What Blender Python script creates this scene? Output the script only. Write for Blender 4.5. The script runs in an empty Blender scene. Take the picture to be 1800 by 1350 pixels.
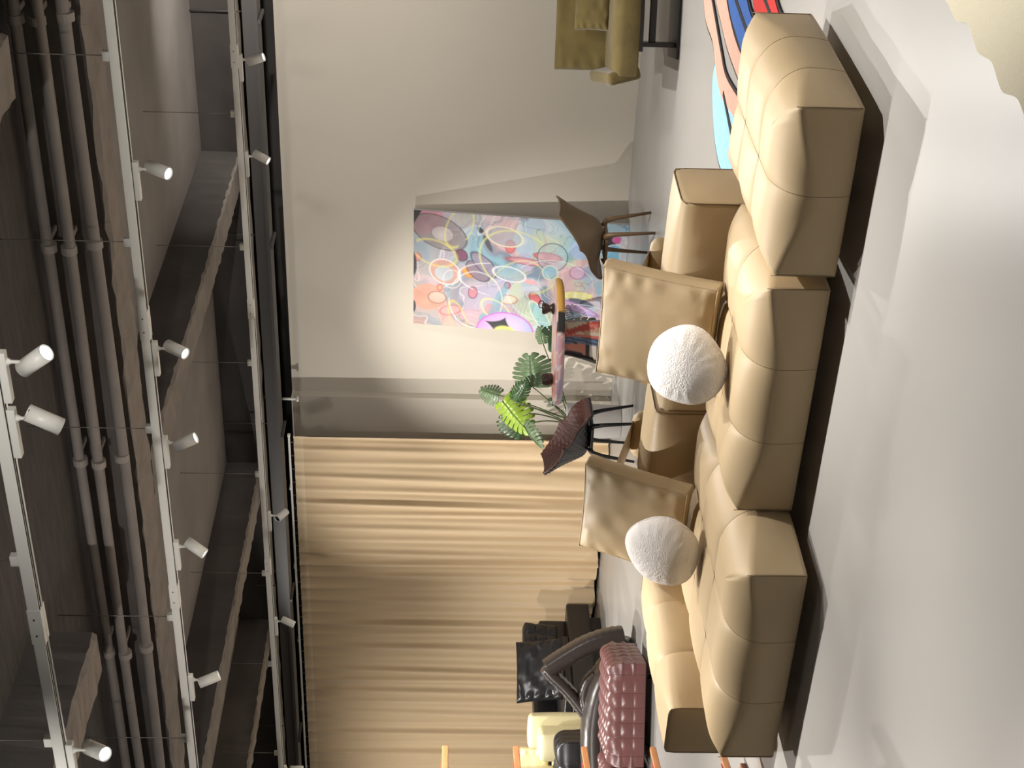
import bpy, bmesh, math, random
import numpy as np
from mathutils import Vector, Matrix
random.seed(7); rng = np.random.default_rng(5)
SC = bpy.context.scene; COL = SC.collection
PI = math.pi
# ------------------------------------------------------------------ camera
CR = Vector((0.83569, 0.54892, 0.01744)); CD = Vector((0.03849, -0.02689, -0.99890)); CF = Vector((-0.54850, 0.83500, -0.04362))
CF.normalize(); CR = (CR - CF * CR.dot(CF)).normalized(); CD = CF.cross(CR)
cam = bpy.data.cameras.new('camera'); camo = bpy.data.objects.new('camera', cam); COL.objects.link(camo)
cam.sensor_fit = 'HORIZONTAL'; cam.sensor_width = 36; cam.lens = 36 * 2650 / 1800
# the photograph is shown lying on its side: the camera is rolled by a quarter turn
m = Matrix((CD, CR, -CF)).transposed().to_4x4(); m.translation = Vector((0, 0, 1.75)); camo.matrix_world = m
cam.clip_end = 200
SC.camera = camo
# ------------------------------------------------------------------ world and exposure
w = bpy.data.worlds.new('world'); SC.world = w; w.use_nodes = True
w.node_tree.nodes['Background'].inputs[0].default_value = (0.94, 0.96, 1.0, 1)
w.node_tree.nodes['Background'].inputs[1].default_value = 0.055
SC.view_settings.view_transform = 'Standard'; SC.view_settings.look = 'None'
SC.view_settings.exposure = 0.0; SC.view_settings.gamma = 1.0; SC.view_settings.use_curve_mapping = False
SPOT = 108.0                      # watts of one track lamp
# ------------------------------------------------------------------ helpers
def link(o): COL.objects.link(o); return o
def tag(o, label=None, cat=None, group=None, kind=None):
    if label: o['label'] = label
    if cat: o['category'] = cat
    if group: o['group'] = group
    if kind: o['kind'] = kind
    return o
def thing(name, label, cat, loc=(0, 0, 0), rz=0, group=None, rot=None):
    o = bpy.data.objects.new(name, None); link(o); o.location = loc
    o.rotation_euler = rot if rot else (0, 0, rz); o.empty_display_size = .1
    return tag(o, label, cat, group)
def mk(name, verts, faces, mat=None, parent=None, smooth=True, loc=None, rot=None, mats=None, mi=None):
    me = bpy.data.meshes.new(name); me.from_pydata([tuple(map(float, v)) for v in verts], [], [tuple(map(int, f)) for f in faces])
    for q in (mats or [mat]):
        if q: me.materials.append(q)
    if mi is not None: me.polygons.foreach_set('material_index', mi)
    me.polygons.foreach_set('use_smooth', [smooth] * len(me.polygons))
    me.update(); o = bpy.data.objects.new(name, me); link(o)
    if parent: o.parent = parent
    if loc: o.location = loc
    if rot: o.rotation_euler = rot
    return o
def frombm(name, bm, mat, parent=None, smooth=True, loc=None, rot=None):
    bmesh.ops.recalc_face_normals(bm, faces=bm.faces)
    me = bpy.data.meshes.new(name); bm.to_mesh(me); bm.free()
    if mat: me.materials.append(mat)
    me.polygons.foreach_set('use_smooth', [smooth] * len(me.polygons))
    o = bpy.data.objects.new(name, me); link(o)
    if parent: o.parent = parent
    if loc: o.location = loc
    if rot: o.rotation_euler = rot
    return o
def boxbm(size, c=(0, 0, 0), bev=0.0, seg=2, bm=None):
    bm2 = bmesh.new(); bmesh.ops.create_cube(bm2, size=1)
    for v in bm2.verts: v.co = Vector((v.co.x * size[0] + c[0], v.co.y * size[1] + c[1], v.co.z * size[2] + c[2]))
    if bev: bmesh.ops.bevel(bm2, geom=bm2.edges[:], offset=bev, segments=seg, profile=.7, affect='EDGES')
    if bm is None: return bm2
    me = bpy.data.meshes.new('t'); bm2.to_mesh(me); bm2.free(); bm.from_mesh(me); bpy.data.meshes.remove(me); return bm
def box(name, size, c, mat, parent=None, bev=0.0, seg=2, smooth=None, rot=None, loc=None):
    return frombm(name, boxbm(size, c, bev, seg), mat, parent, bool(bev) if smooth is None else smooth, loc, rot)
def box6(name, a, b, mat, parent=None, bev=0.0, **k):
    return box(name, [b[i] - a[i] for i in range(3)], [(a[i] + b[i]) / 2 for i in range(3)], mat, parent, bev, **k)
def tubev(pts, rad, n=10, caps=True, V=None, F=None):
    V = [] if V is None else V; F = [] if F is None else F
    pts = [Vector(p) for p in pts]; k = len(pts)
    if not hasattr(rad, '__len__'): rad = [rad] * k
    up = Vector((0, 0, 1)); base = len(V); N = None
    for i, p in enumerate(pts):
        t = (pts[min(i + 1, k - 1)] - pts[max(i - 1, 0)]).normalized()
        if N is None:
            N = t.cross(up)
            if N.length < .1: N = t.cross(Vector((1, 0, 0)))
            N.normalize()
        else:
            N = (N - t * N.dot(t)).normalized()
        B = t.cross(N)
        for j in range(n):
            a = 2 * PI * j / n; V.append(p + N * math.cos(a) * rad[i] + B * math.sin(a) * rad[i])
    for i in range(k - 1):
        for j in range(n):
            a = base + i * n + j; b = base + i * n + (j + 1) % n; F.append((a, b, b + n, a + n))
    if caps:
        F.append(tuple(base + j for j in range(n))[::-1]); F.append(tuple(base + (k - 1) * n + j for j in range(n)))
    return V, F
def tube(name, pts, rad, mat, parent=None, n=10, caps=True):
    V, F = tubev(pts, rad, n, caps); return mk(name, V, F, mat, parent)
def lathe(name, prof, mat, parent=None, n=32, loc=None, close=False):
    V = []; F = []
    for r, z in prof:
        for j in range(n):
            a = 2 * PI * j / n; V.append((r * math.cos(a), r * math.sin(a), z))
    for i in range(len(prof) - 1):
        for j in range(n):
            a = i * n + j; b = i * n + (j + 1) % n; F.append((a, b, b + n, a + n))
    if prof[0][0] > 1e-4 and close: F.append(tuple(range(n))[::-1])
    if prof[-1][0] > 1e-4 and close: F.append(tuple((len(prof) - 1) * n + j for j in range(n)))
    return mk(name, V, F, mat, parent, loc=loc)
def noise2(x, y, s=1.0, seed=0):
    """smooth value noise on numpy arrays"""
    r = np.random.default_rng(seed).random((64, 64)); x = np.asarray(x, float) * s + 17.3; y = np.asarray(y, float) * s + 9.1
    xi = np.floor(x).astype(int); yi = np.floor(y).astype(int); fx = x - xi; fy = y - yi
    fx = fx * fx * (3 - 2 * fx); fy = fy * fy * (3 - 2 * fy)
    g = lambda a, b: r[a % 64, b % 64]
    return (g(xi, yi) * (1 - fx) + g(xi + 1, yi) * fx) * (1 - fy) + (g(xi, yi + 1) * (1 - fx) + g(xi + 1, yi + 1) * fx) * fy
# ------------------------------------------------------------------ materials
def S(r, g, b): 
    f = lambda c: (c / 255 / 12.92) if c / 255 <= .04045 else ((c / 255 + .055) / 1.055) ** 2.4
    return (f(r), f(g), f(b), 1)
def mat(name, col, rough=.5, metal=0.0, bump=0.0, bscale=50, var=0.0, vscale=3, spec=.5, coat=0.0, sheen=0.0, kind='noise', col2=None, stretch=None, emit=None, es=1.0, trans=None, attr=None, bdist=.01):
    M = bpy.data.materials.new(name); M.use_nodes = True; nt = M.node_tree; N = nt.nodes; L = nt.links
    b = N['Principled BSDF']; b.inputs['Base Color'].default_value = col; b.inputs['Roughness'].default_value = rough
    b.inputs['Metallic'].default_value = metal; b.inputs['Specular IOR Level'].default_value = spec
    b.inputs['Coat Weight'].default_value = coat; b.inputs['Sheen Weight'].default_value = sheen
    tc = N.new('ShaderNodeTexCoord'); mp = N.new('ShaderNodeMapping'); L.new(tc.outputs['Object'], mp.inputs[0])
    if stretch: mp.inputs['Scale'].default_value = stretch
    if attr:
        a = N.new('ShaderNodeAttribute'); a.attribute_name = attr; L.new(a.outputs['Color'], b.inputs['Base Color'])
    elif var or col2:
        n = N.new('ShaderNodeTexNoise'); n.inputs['Scale'].default_value = vscale; n.inputs['Detail'].default_value = 6
        L.new(mp.outputs[0], n.inputs[0]); r = N.new('ShaderNodeValToRGB')
        c2 = col2 or tuple(min(1, c * (1 + var)) for c in col[:3]) + (1,); c1 = col if col2 else tuple(c * (1 - var) for c in col[:3]) + (1,)
        r.color_ramp.elements[0].color = c1; r.color_ramp.elements[1].color = c2
        r.color_ramp.elements[0].position = .35; r.color_ramp.elements[1].position = .65
        L.new(n.outputs[0], r.inputs[0]); L.new(r.outputs[0], b.inputs['Base Color'])
    if bump:
        if kind == 'leather':
            t = N.new('ShaderNodeTexVoronoi'); t.inputs['Scale'].default_value = bscale; o = t.outputs['Distance']
        elif kind == 'weave':
            t = N.new('ShaderNodeTexWave'); t.inputs['Scale'].default_value = bscale; t.inputs['Distortion'].default_value = 1; o = t.outputs[0]
        else:
            t = N.new('ShaderNodeTexNoise'); t.inputs['Scale'].default_value = bscale; t.inputs['Detail'].default_value = 8; o = t.outputs[0]
        L.new(mp.outputs[0], t.inputs[0]); bp = N.new('ShaderNodeBump'); bp.inputs['Strength'].default_value = bump; bp.inputs['Distance'].default_value = bdist
        L.new(o, bp.inputs['Height']); L.new(bp.outputs[0], b.inputs['Normal'])
    if emit:
        b.inputs['Emission Color'].default_value = emit; b.inputs['Emission Strength'].default_value = es
    return M
TAN = mat('tan_leather', S(175, 154, 121), .5, bump=.12, bscale=220, kind='leather', var=.04, vscale=2, spec=.32, bdist=.002)
TANSEAM = mat('tan_leather_seam', S(112, 92, 66), .6)
WALLM = mat('greige_plaster', S(190, 182, 168), .85, bump=.05, bscale=30, var=.02, vscale=.7)
FLOORM = mat('grey_resin_floor', S(160, 157, 152), .33, var=.03, vscale=.8, bump=.02, bscale=6, spec=.45)
CONC = mat('painted_concrete', S(104, 99, 95), .85, bump=.5, bscale=7, var=.14, vscale=2.2)
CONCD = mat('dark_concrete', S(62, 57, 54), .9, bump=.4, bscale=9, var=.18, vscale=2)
CONCS = mat('ceiling_plaster', S(138, 131, 125), .85, bump=.5, bscale=5, var=.10, vscale=1.5)
CONCB = mat('board_marked_concrete', S(74, 69, 66), .9, bump=.5, bscale=6, var=.2, vscale=3, stretch=(1, 6, 1))
CONCL = mat('underside_concrete', S(136, 127, 118), .9, bump=.8, bscale=14, var=.12, vscale=6)  # paler tone for the beam undersides
PIPEM = mat('grey_pipe', S(132, 125, 120), .6, var=.08, vscale=4)
CLAMPM = mat('pipe_clamp', S(150, 142, 136), .6)
TRAYM = mat('dark_tray', S(70, 67, 65), .6)
WHITE = mat('white_enamel', S(244, 242, 234), .4)
WIREM = mat('steel_wire', S(140, 135, 130), .4, metal=.7)
DARKPL = mat('dark_plastic', S(30, 28, 27), .5)
LENS = mat('lamp_lens', S(230, 235, 255), .3, emit=(.86, .91, 1, 1), es=2.2)
CURT = mat('cream_curtain', S(203, 178, 142), .9, bump=.08, bscale=160, sheen=.3, stretch=(1, 1, .2))
CURTH = mat('curtain_heading', S(214, 193, 160), .9)
BOUCLE = mat('white_boucle', S(250, 244, 238), .95, bump=.9, bscale=120, sheen=.4, bdist=.006)
BLACKL = mat('black_leather', S(27, 26, 28), .38, bump=.15, bscale=120, kind='leather', bdist=.002)
BROWNL = mat('dark_brown_leather', S(52, 44, 40), .36, bump=.12, bscale=120, kind='leather', bdist=.002)
BURG = mat('burgundy_leather', S(112, 72, 70), .34, bump=.1, bscale=160, kind='leather', var=.06, bdist=.002)
CREAML = mat('cream_leather', S(214, 203, 160), .42, bump=.12, bscale=130, kind='leather', bdist=.002)
OLIVE = mat('olive_velvet', S(94, 80, 38), .9, sheen=.25, var=.12, vscale=9, bump=.2, bscale=70)
CHARC = mat('charcoal_metal', S(52, 48, 50), .45, metal=.2)
TAUPE = mat('taupe_shell', S(112, 92, 68), .4)
TAUPEL = mat('taupe_leg', S(112, 88, 62), .45)
QUILT = mat('quilted_brown_leather', S(92, 58, 52), .42)
BLKSH = mat('black_shell', S(32, 31, 32), .35)
BLKMET = mat('black_metal', S(20, 19, 20), .4)
POTM = mat('pale_grey_pot', S(178, 174, 170), .55)
SOIL = mat('soil', S(40, 32, 26), .95, bump=.8, bscale=40)
STEM = mat('plant_stem', S(62, 74, 34), .5)
LEAFD = mat('leaf_dark_green', S(48, 74, 40), .38, var=.15, vscale=12)
LEAFM = mat('leaf_grey_green', S(92, 112, 80), .4, var=.15, vscale=12)
LEAFY = mat('leaf_yellow_green', S(130, 156, 52), .4, var=.15, vscale=9)
CERAM = mat('dark_brown_ceramic', S(62, 48, 42), .25)
WOODM = mat('orange_wood', S(172, 116, 72), .5, var=.12, vscale=14, stretch=(1, 8, 8))
REDL = mat('red_leather', S(186, 74, 58), .5)
WOODD = mat('brown_wood', S(134, 82, 52), .5, var=.12, vscale=14)
PAINTC = mat('painted_canvas', (1, 1, 1, 1), .65, attr='Col', bump=.1, bscale=200)
PAINTG = mat('painted_gloss', (1, 1, 1, 1), .35, attr='Col')
CANVE = mat('canvas_edge', S(176, 172, 170), .8)
RUGC = mat('cream_wool', S(226, 216, 188), .95, bump=.9, bscale=150, sheen=.4, bdist=.01)
def rugm(n, c): return mat('wool_' + n, c, .95, bump=.7, bscale=140, var=.06, vscale=30, bdist=.006)
# ------------------------------------------------------------------ structure
def struct(o): o['kind'] = 'structure'; return o
YW = 13.3; ZW = 3.37
struct(box6('floor', (-20, -2, -.12), (3, 15.5, 0), FLOORM))
struct(box6('wall_back', (-20, YW, 0), (3, YW + .15, ZW), WALLM))
struct(box6('trim_1', (-9.75, YW - .10, 0), (-8.87, YW, ZW), WALLM))       # shallow pier beside the curtain
struct(box6('wall_upper', (-20, 14.4, 0), (3, 14.6, 4.2), CONCD))
# concrete ceiling slab and beams
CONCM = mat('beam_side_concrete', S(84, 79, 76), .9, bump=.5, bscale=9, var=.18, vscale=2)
struct(box6('ceiling', (-20, 7.42, 3.95), (3, 14.4, 4.2), CONCS))
struct(box6('ceiling', (-20, -2, 3.95), (3, 7.42, 4.2), CONCB))
def beam(name, a, b, mb=CONCM, nx=60, rough=.016, axis=0, seed=0):
    """concrete beam with a paler, ragged underside; axis = long direction"""
    L = b[axis] - a[axis]; o = 1 - axis; V = []; F = []; MI = []
    prof = [(a[o], b[2]), (a[o], a[2] + .02), (a[o] + .015, a[2]), (b[o] - .015, a[2]), (b[o], a[2] + .02), (b[o], b[2])]
    r = np.random.default_rng(seed)
    for i in range(nx + 1):
        t = a[axis] + L * i / nx
        for j, (p, z) in enumerate(prof):
            dz = rough * (r.random() - .3) if j in (1, 2, 3, 4) else 0; dp = rough * .8 * (r.random() - .5) if 0 < j < 5 else 0
            q = [0, 0, z + dz]; q[axis] = t; q[o] = p + dp; V.append(q)
    k = len(prof)
    for i in range(nx):
        for j in range(k - 1):
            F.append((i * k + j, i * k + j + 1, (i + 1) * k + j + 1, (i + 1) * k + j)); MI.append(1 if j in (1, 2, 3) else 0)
    F.append(tuple(range(k))); MI.append(0); F.append(tuple(nx * k + j for j in range(k))[::-1]); MI.append(0)
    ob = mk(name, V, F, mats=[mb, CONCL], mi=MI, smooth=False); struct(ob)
    bm = bmesh.new(); bm.from_mesh(ob.data); bmesh.ops.recalc_face_normals(bm, faces=bm.faces); bm.to_mesh(ob.data); bm.free(); return ob
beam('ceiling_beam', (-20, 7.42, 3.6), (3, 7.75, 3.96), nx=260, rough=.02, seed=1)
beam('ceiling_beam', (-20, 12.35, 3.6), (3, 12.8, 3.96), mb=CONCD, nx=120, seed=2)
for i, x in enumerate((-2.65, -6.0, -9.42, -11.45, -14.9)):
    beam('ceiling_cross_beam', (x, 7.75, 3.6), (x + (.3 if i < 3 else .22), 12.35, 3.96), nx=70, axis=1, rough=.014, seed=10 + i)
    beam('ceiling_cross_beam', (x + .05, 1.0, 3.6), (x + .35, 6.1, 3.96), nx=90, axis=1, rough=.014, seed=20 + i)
# ------------------------------------------------------------------ pipes along the main beam
for i, (y, z, r) in enumerate(((7.17, 3.875, .030), (7.15, 3.765, .030), (7.22, 3.645, .032))):
    lab = ('uppermost grey conduit pipe of three along the concrete beam, farthest from the beam edge',
           'middle grey conduit pipe of the three running along the concrete beam',
           'lowest grey conduit pipe of three, nearest the ragged beam edge')[i]
    t = thing('conduit_pipe', lab, 'pipe', (-6, y, z), group=None)
    pts = [(x, .012 * math.sin(x * 1.1 + i), .01 * math.sin(x * .9 + 2 * i)) for x in np.linspace(-12, 7, 60)]
    tube('pipe', pts, r, PIPEM, t, n=14)
    for x in (-2.63, -3.89, -5.3, -6.81, -8.2, -9.6):
        dy = 7.40 - y
        V, F = tubev([(x + 6 - .022, 0, 0), (x + 6 + .022, 0, 0)], r + .012, 16)
        c = mk('clamp', V, F, CLAMPM, t, smooth=False)
        box('clamp_tab', (.03, dy - r, .014), (x + 6, (dy + r) / 2, r * .6), CLAMPM, c)
# cable tray near the back wall
t = thing('cable_tray', 'long dark grey metal cable tray under the ceiling above the back wall', 'cable tray', (-8, 12.2, 3.4))
box('tray_body', (22, .22, .13), (0, 0, .02), TRAYM, t, bev=.008)
box('tray_lip', (22, .02, .03), (0, -.12, -.03), TRAYM, t)
for x in np.arange(-9, 9.5, 2.1):
    box('hanger', (.03, .28, .02), (x, 0, -.06), TRAYM, t); tube('hanger_rod', [(x, .1, .05), (x, .1, .55)], .006, TRAYM, t, n=6)
t = thing('service_duct', 'narrow dark service duct running just above the curtain rail', 'duct', (-12, 12.85, 3.53))
box('duct_body', (9, .12, .1), (0, 0, 0), CHARC, t, bev=.006)
for x in (-3.5, -1.2, 1.1, 3.4): box('duct_bracket', (.04, .16, .13), (x, 0, .01), TRAYM, t)
t = thing('wall_pipe_stub', 'short white pipe stub sticking out at the top of the wall pier', 'pipe', (-8.84, 13.1, 3.36))
tube('pipe', [(0, .0, -.06), (0, 0, .1)], .014, WHITE, t); lathe('flange', [(0, -.075), (.028, -.075), (.028, -.055), (0, -.055)], WHITE, t, n=16)
# ------------------------------------------------------------------ lighting tracks
TZ = 3.25
def track(y, x0, x1, label, joints, clips, hz=3.95):
    t = thing('lighting_track', label, 'lighting track', ((x0 + x1) / 2, y, TZ)); xc = (x0 + x1) / 2; L = x1 - x0
    box('rail', (L, .052, .045), (0, 0, .0225), WHITE, t, bev=.003)
    for s in (-.008, .008): box('slot', (L, .004, .003), (0, s - .012, -.001), DARKPL, t)
    box('rail_lip', (L, .003, .006), (0, .005, -.003), WHITE, t)
    for x in joints:
        j = box('joint_cover', (.17, .058, .052), (x - xc, 0, .022), WHITE, t, bev=.002)
        for d in (-.04, .04): tube('screw', [(x - xc + d, -.028, .025), (x - xc + d, -.031, .025)], .004, DARKPL, j, n=8)
    for x in clips:
        c = box('suspension_clip', (.045, .03, .035), (x - xc, 0, .062), WHITE, t, bev=.003)
        tube('suspension_wire', [(x - xc, 0, .08), (x - xc, 0, hz - TZ)], .0025, WIREM, c, n=5)
    return t
track(10.15, -19, 2, 'white lighting track nearest the back wall, hung on thin wires', (-3.95, -6.0, -8.6, -11.6), (-3.45, -4.39, -5.47, -6.51, -7.61, -8.69, -9.77, -10.93), 3.95)
track(6.56, -16, 2, 'white lighting track in the middle, hung just in front of the big concrete beam', (-3.98, -5.78, -7.6), (-2.57, -3.52, -4.63, -5.95, -6.94))
track(4.3, -12, 2, 'white lighting track nearest the camera, with the two large spotlights side by side', (-3.94, -6.4), (-3.63, -4.57, -5.6))
# ------------------------------------------------------------------ spot lamps
LAMP_N = [0]
def lamp(x, y, d, label, power=1.0, ang=46, flip=False, aim=None, off=False, col=(1, .96, .91), blend=1.0):
    """track spotlight; d = (right, down, away) direction of the head"""
    v = (CR * d[0] + CD * d[1] + CF * d[2]).normalized() if aim is None else (Vector(aim) - Vector((x, y, TZ - .14))).normalized()
    t = thing('track_spotlight', label, 'spotlight', (x, y, TZ), group='white spotlights on the lighting tracks')
    s = -1 if flip else 1
    box('adapter', (.20, .034, .028), (-.06 * s, 0, -.016), WHITE, t, bev=.004)
    V, F = tubev([(0, 0, -.03), (0, 0, -.045), (0, 0, -.09)], [.016, .007, .006], 10); mk('stem', V, F, WHITE, t)
    q = v.to_track_quat('Z', 'Y'); c = Vector((0, 0, -.115)); head = c + v * .01
    r = .031; L = .124
    h = lathe('lamp_body', [(r * .86, -L / 2 + .006), (r * .86, -L / 2), (r, -L / 2), (r, L / 2), (r * .9, L / 2), (r * .9, L / 2 - .012)], WHITE, t, n=28)
    h.location = head; h.rotation_mode = 'QUATERNION'; h.rotation_quaternion = q
    bk = lathe('rear_cap', [(0, -L / 2 + .008), (r * .86, -L / 2 + .008)], DARKPL, h, n=20)
    for a in (.012, -.012): tube('cap_screw', [(a, 0, -L / 2 + .009), (a, 0, -L / 2 + .002)], .004, CHARC, h, n=8)
    lathe('lens', [(0, L / 2 - .010), (r * .9, L / 2 - .010)], LENS, h, n=24)
    ld = bpy.data.lights.new('lamp_light', 'SPOT'); ld.energy = SPOT * power; ld.spot_size = math.radians(ang); ld.spot_blend = blend
    ld.shadow_soft_size = .022; ld.color = col
    lo = bpy.data.objects.new('lamp_light', ld); link(lo); lo.parent = t; lo.location = head + v * (L / 2 + .012)
    lo.rotation_mode = 'QUATERNION'; lo.rotation_quaternion = v.to_track_quat('-Z', 'Y')
    return t
T1, T2, T3 = 10.15, 6.56, 4.3
M2 = 'spotlight on the middle track '
lamp(-3.13, T2, (-13, 33, -15), M2 + 'at the top edge, first one along, lens facing the camera', 2.8, ang=84)
lamp(-4.13, T2, (-14, 32, -15), M2 + 'just past its first joint cover, lens facing the camera', 2.8, ang=84)
lamp(-4.72, T2, (15, 35, -6), M2 + 'third along, tilted back towards the olive armchair side', 2.4, ang=64)
lamp(-5.43, T2, (-20, 30, -3), M2 + 'fourth along, tilted towards the curtain side', 6.5, ang=85)
lamp(-6.45, T2, (13, 33, 3), M2 + 'farthest along it in view, above the left of the sofa', 5.0, ang=66)
M1 = 'small spotlight on the wall track '
lamp(-3.98, T1, (8, 30, -8), M1 + 'beside its joint cover, nearest the olive armchair', 3.2, ang=150)
lamp(-4.72, T1, (-14, 25, -3), M1 + 'second along from the olive armchair', 3.4, ang=150)
lamp(-8.05, T1, (12, 23, -5), M1 + 'above the near end of the curtain', 6.2, aim=(-7.9, 13.2, 1.05), ang=58)
lamp(-9.25, T1, (-10, 21, 0), M1 + 'overlapping the curtain rail midway along', 3.4, ang=150)
lamp(-11.15, T1, (0, 25, 0), M1 + 'farthest along, above the leather chairs', 4, ang=150)
lamp(-2.77, T3, (28, 50, -28), 'large near spotlight with a glowing lens, first on the near track', 1.0)
lamp(-3.0, T3, (-27, 53, 25), 'large near spotlight showing its dark rear cap, second on the near track', .35, ang=36)
lamp(-4.62, T3, (-5, 45, -40), 'large near spotlight with a glaring lens at the bottom edge of the photo', 4.0)
# further lamps of the same tracks outside the picture; last pair is added fill
lamp(-1.6, T2, 0, 'spotlight on the middle track beyond the top edge of the photo', 4.6, aim=(-2.5, 6.3, 0), ang=76)
lamp(-12.8, T1, 0, 'spotlight on the wall track beyond the bottom edge, aimed at the painting', 7.5, aim=(-7.6, 13.2, 1.4), ang=60)
lamp(-14.2, T1, 0, 'spotlight on the wall track beyond the bottom edge, above the curtain', 4, aim=(-14.0, 11.5, 0), ang=150)
lamp(-.6, T3, 0, 'spotlight on the near track aimed at the cream rug', 5, aim=(-.7, 4.8, 0), ang=50)
lamp(-2.2, T1, 0, 'spotlight on the wall track beyond the top edge of the photo', 2.6, aim=(-2.8, 9.2, 0), ang=130)
lamp(-8.2, T2, 0, 'spotlight on the middle track beyond the bottom edge, above the burgundy daybed', 2.2, aim=(-8.8, 8.8, .2), ang=70)
lamp(-9.2, T3, 0, 'spotlight on the near track beyond the bottom edge, aimed at the leather seats', 9, aim=(-9.8, 10.4, .2), ang=40)
lamp(-5.7, T3, 0, 'spotlight on the near track beyond the bottom edge, aimed at the open floor', 5, aim=(-3.4, 3.3, 0), ang=48)
lamp(-2.9, T1, 0, 'spotlight on the wall track beyond the top edge, aimed at the upper wall', 3.6, aim=(-4.8, 13.2, 2.7), ang=110)
lamp(-1.5, 1.5, 0, 'added unseen fill lamp aimed high across the room', 2.2, aim=(-5, 12, 4.7), ang=60)  # added to brighten the tracks, ceiling and upper wall; hangs on no track
lamp(-4.5, 1.5, 0, 'added unseen fill lamp, farther from the sofa, aimed high across the room', 3.6, aim=(-9, 12, 4.7), ang=60)  # second added fill for the ceiling and upper wall, also without a track
# ------------------------------------------------------------------ puffy block (seat module)
def cells(n, L, k=14):
    out = []; c = L / n
    for i in range(n):
        for j in range(k):
            out.append(-L / 2 + i * c + c * (1 - math.cos(PI * j / k)) / 2)
    out.append(L / 2); return np.array(out)
def puff1(x, n, L, sharp=.018):
    """0 in a seam, rising to 1 mid cell; outer borders carry no seam"""
    c = L / n; s = np.ones_like(x)
    for i in range(1, n):
        d = np.abs(x - (-L / 2 + i * c)) / c
        s = np.minimum(s, .38 * (1 - np.exp(-d * c / sharp)) + .62 * np.clip(1 - (1 - np.minimum(d * 2, 1)) ** 2.0, 0, 1))
    return s
def block(name, W, Dp, H, nx, ny, mt, parent, loc=(0, 0, 0), R=.10, puff=.042, bulge=.022, z0=0.0, k=14, wrinkle=.0, sharp=.016, corner=.0, soft=1.0, seams=None, sidep=.16, zc=1):
    X = cells(nx, W - 2 * R * 0.9, k); Y = cells(ny, Dp - 2 * R * 0.9, k)
    cx, cy = W / nx, Dp / ny
    # remap so that the cell borders fall on the true tuft borders
    def remap(A, n, L):
        Li = L - 1.8 * R; c = L / n; out = []
        for a in A: out.append(a)
        return np.array(out)
    def lines(n, L):
        Li = L / 2 - R * .9; c = L / n; e = [-Li] + [-L / 2 + i * c for i in range(1, n)] + [Li]; out = []
        for i in range(n):
            for j in range(k): out.append(e[i] + (e[i + 1] - e[i]) * (1 - math.cos(PI * j / k)) / 2)
        out.append(Li); return np.array(out)
    X = lines(nx, W); Y = lines(ny, Dp); NX, NY = len(X), len(Y); V = []; F = []
    def P(x, y): return puff1(np.array(x), nx, W, sharp), puff1(np.array(y), ny, Dp, sharp)
    gx, gy = np.meshgrid(X, Y, indexing='ij'); px, py = P(gx, gy)
    crown = puff * px * py * 1.0 + .010 * (1 - (2 * gx / W) ** 2) * (1 - (2 * gy / Dp) ** 2) - puff
    top = H + puff * 1.0 + crown * 1.0
    # fall of the top towards its border (large soft edge)
    for i in range(NX):
        for j in range(NY): V.append((gx[i, j], gy[i, j], top[i, j]))
    for i in range(NX - 1):
        for j in range(NY - 1): F.append((i * NY + j, (i + 1) * NY + j, (i + 1) * NY + j + 1, i * NY + j + 1))
    loop = [(i, 0) for i in range(NX)] + [(NX - 1, j) for j in range(1, NY)] + [(i, NY - 1) for i in range(NX - 2, -1, -1)] + [(0, j) for j in range(NY - 2, 0, -1)]
    idx = [i * NY + j for i, j in loop]; n = len(loop); hx0, hy0 = X[-1], Y[-1]; prev = idx
    K1, K2 = 9, (12 if zc == 1 else 27); Rz = R
    rings = []
    for q in range(1, K1 + 1):
        a = PI / 2 * q / K1; rings.append((math.sin(a) * R * .9, H - Rz * (1 - math.cos(a)), math.cos(a), q / K1, 0))
    for q in range(1, K2 + 1):
        tq = q / K2; rings.append((R * .9, (H - Rz) * (1 - tq) + (z0) * tq, 0, None, tq))
    for (ext0, zb, up, q_, t_) in rings:
        row = []
        for (i, j) in loop:
            bx, by = X[i] / hx0, Y[j] / hy0; ext = ext0
            onx = abs(X[i]) > hx0 - 1e-6; ony = abs(Y[j]) > hy0 - 1e-6
            te = abs(bx) if ony else abs(by)
            if onx and ony: te = 1
            Rl = R * (soft + (1 - soft) * (1 - te ** 2)); z = zb
            if q_ is not None:
                a = PI / 2 * q_; ext = .9 * ((R - Rl) * q_ + Rl * math.sin(a)); z = H - Rl * (1 - math.cos(a)) - .0 * te
            else:
                z = (H - Rl) * (1 - t_) + z0 * t_
            x = X[i] * (1 + ext / hx0 * (abs(X[i]) / hx0) ** 6); y = Y[j] * (1 + ext / hy0 * (abs(Y[j]) / hy0) ** 6)
            tz = max(0, min(1, (z - z0) / (H - z0))); bz = math.sin(PI * min(1, tz * .92 + .06)) ** .7
            pxx = float(puff1(np.array([x]), nx, W, sharp)[0]); pyy = float(puff1(np.array([y]), ny, Dp, sharp)[0])
            tx = 1 - abs(x / (W / 2)) ** 3; ty = 1 - abs(y / (Dp / 2)) ** 3
            pz = float(puff1(np.array([(tz - .5)]), zc, 1.0, .04)[0]) if zc > 1 else 1.0
            fade = max(0, min(1, (z - z0) / .12)) 
            zz = z + up * (puff * pxx * pyy) 
            if ony: 
                d = bulge * bz * max(0, tx) + (pxx * pz - 1) * puff * sidep * (1 - up) * fade; y += math.copysign(d, y)
            if onx:
                d = bulge * bz * max(0, ty) + (pyy * pz - 1) * puff * sidep * (1 - up) * fade; x += math.copysign(d, x)
            if onx and ony: zz -= .010 * up + corner
            row.append(len(V)); V.append((x, y, zz))
        for a in range(n): F.append((prev[a], row[a], row[(a + 1) % n], prev[(a + 1) % n])[::-1])
        prev = row
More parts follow.
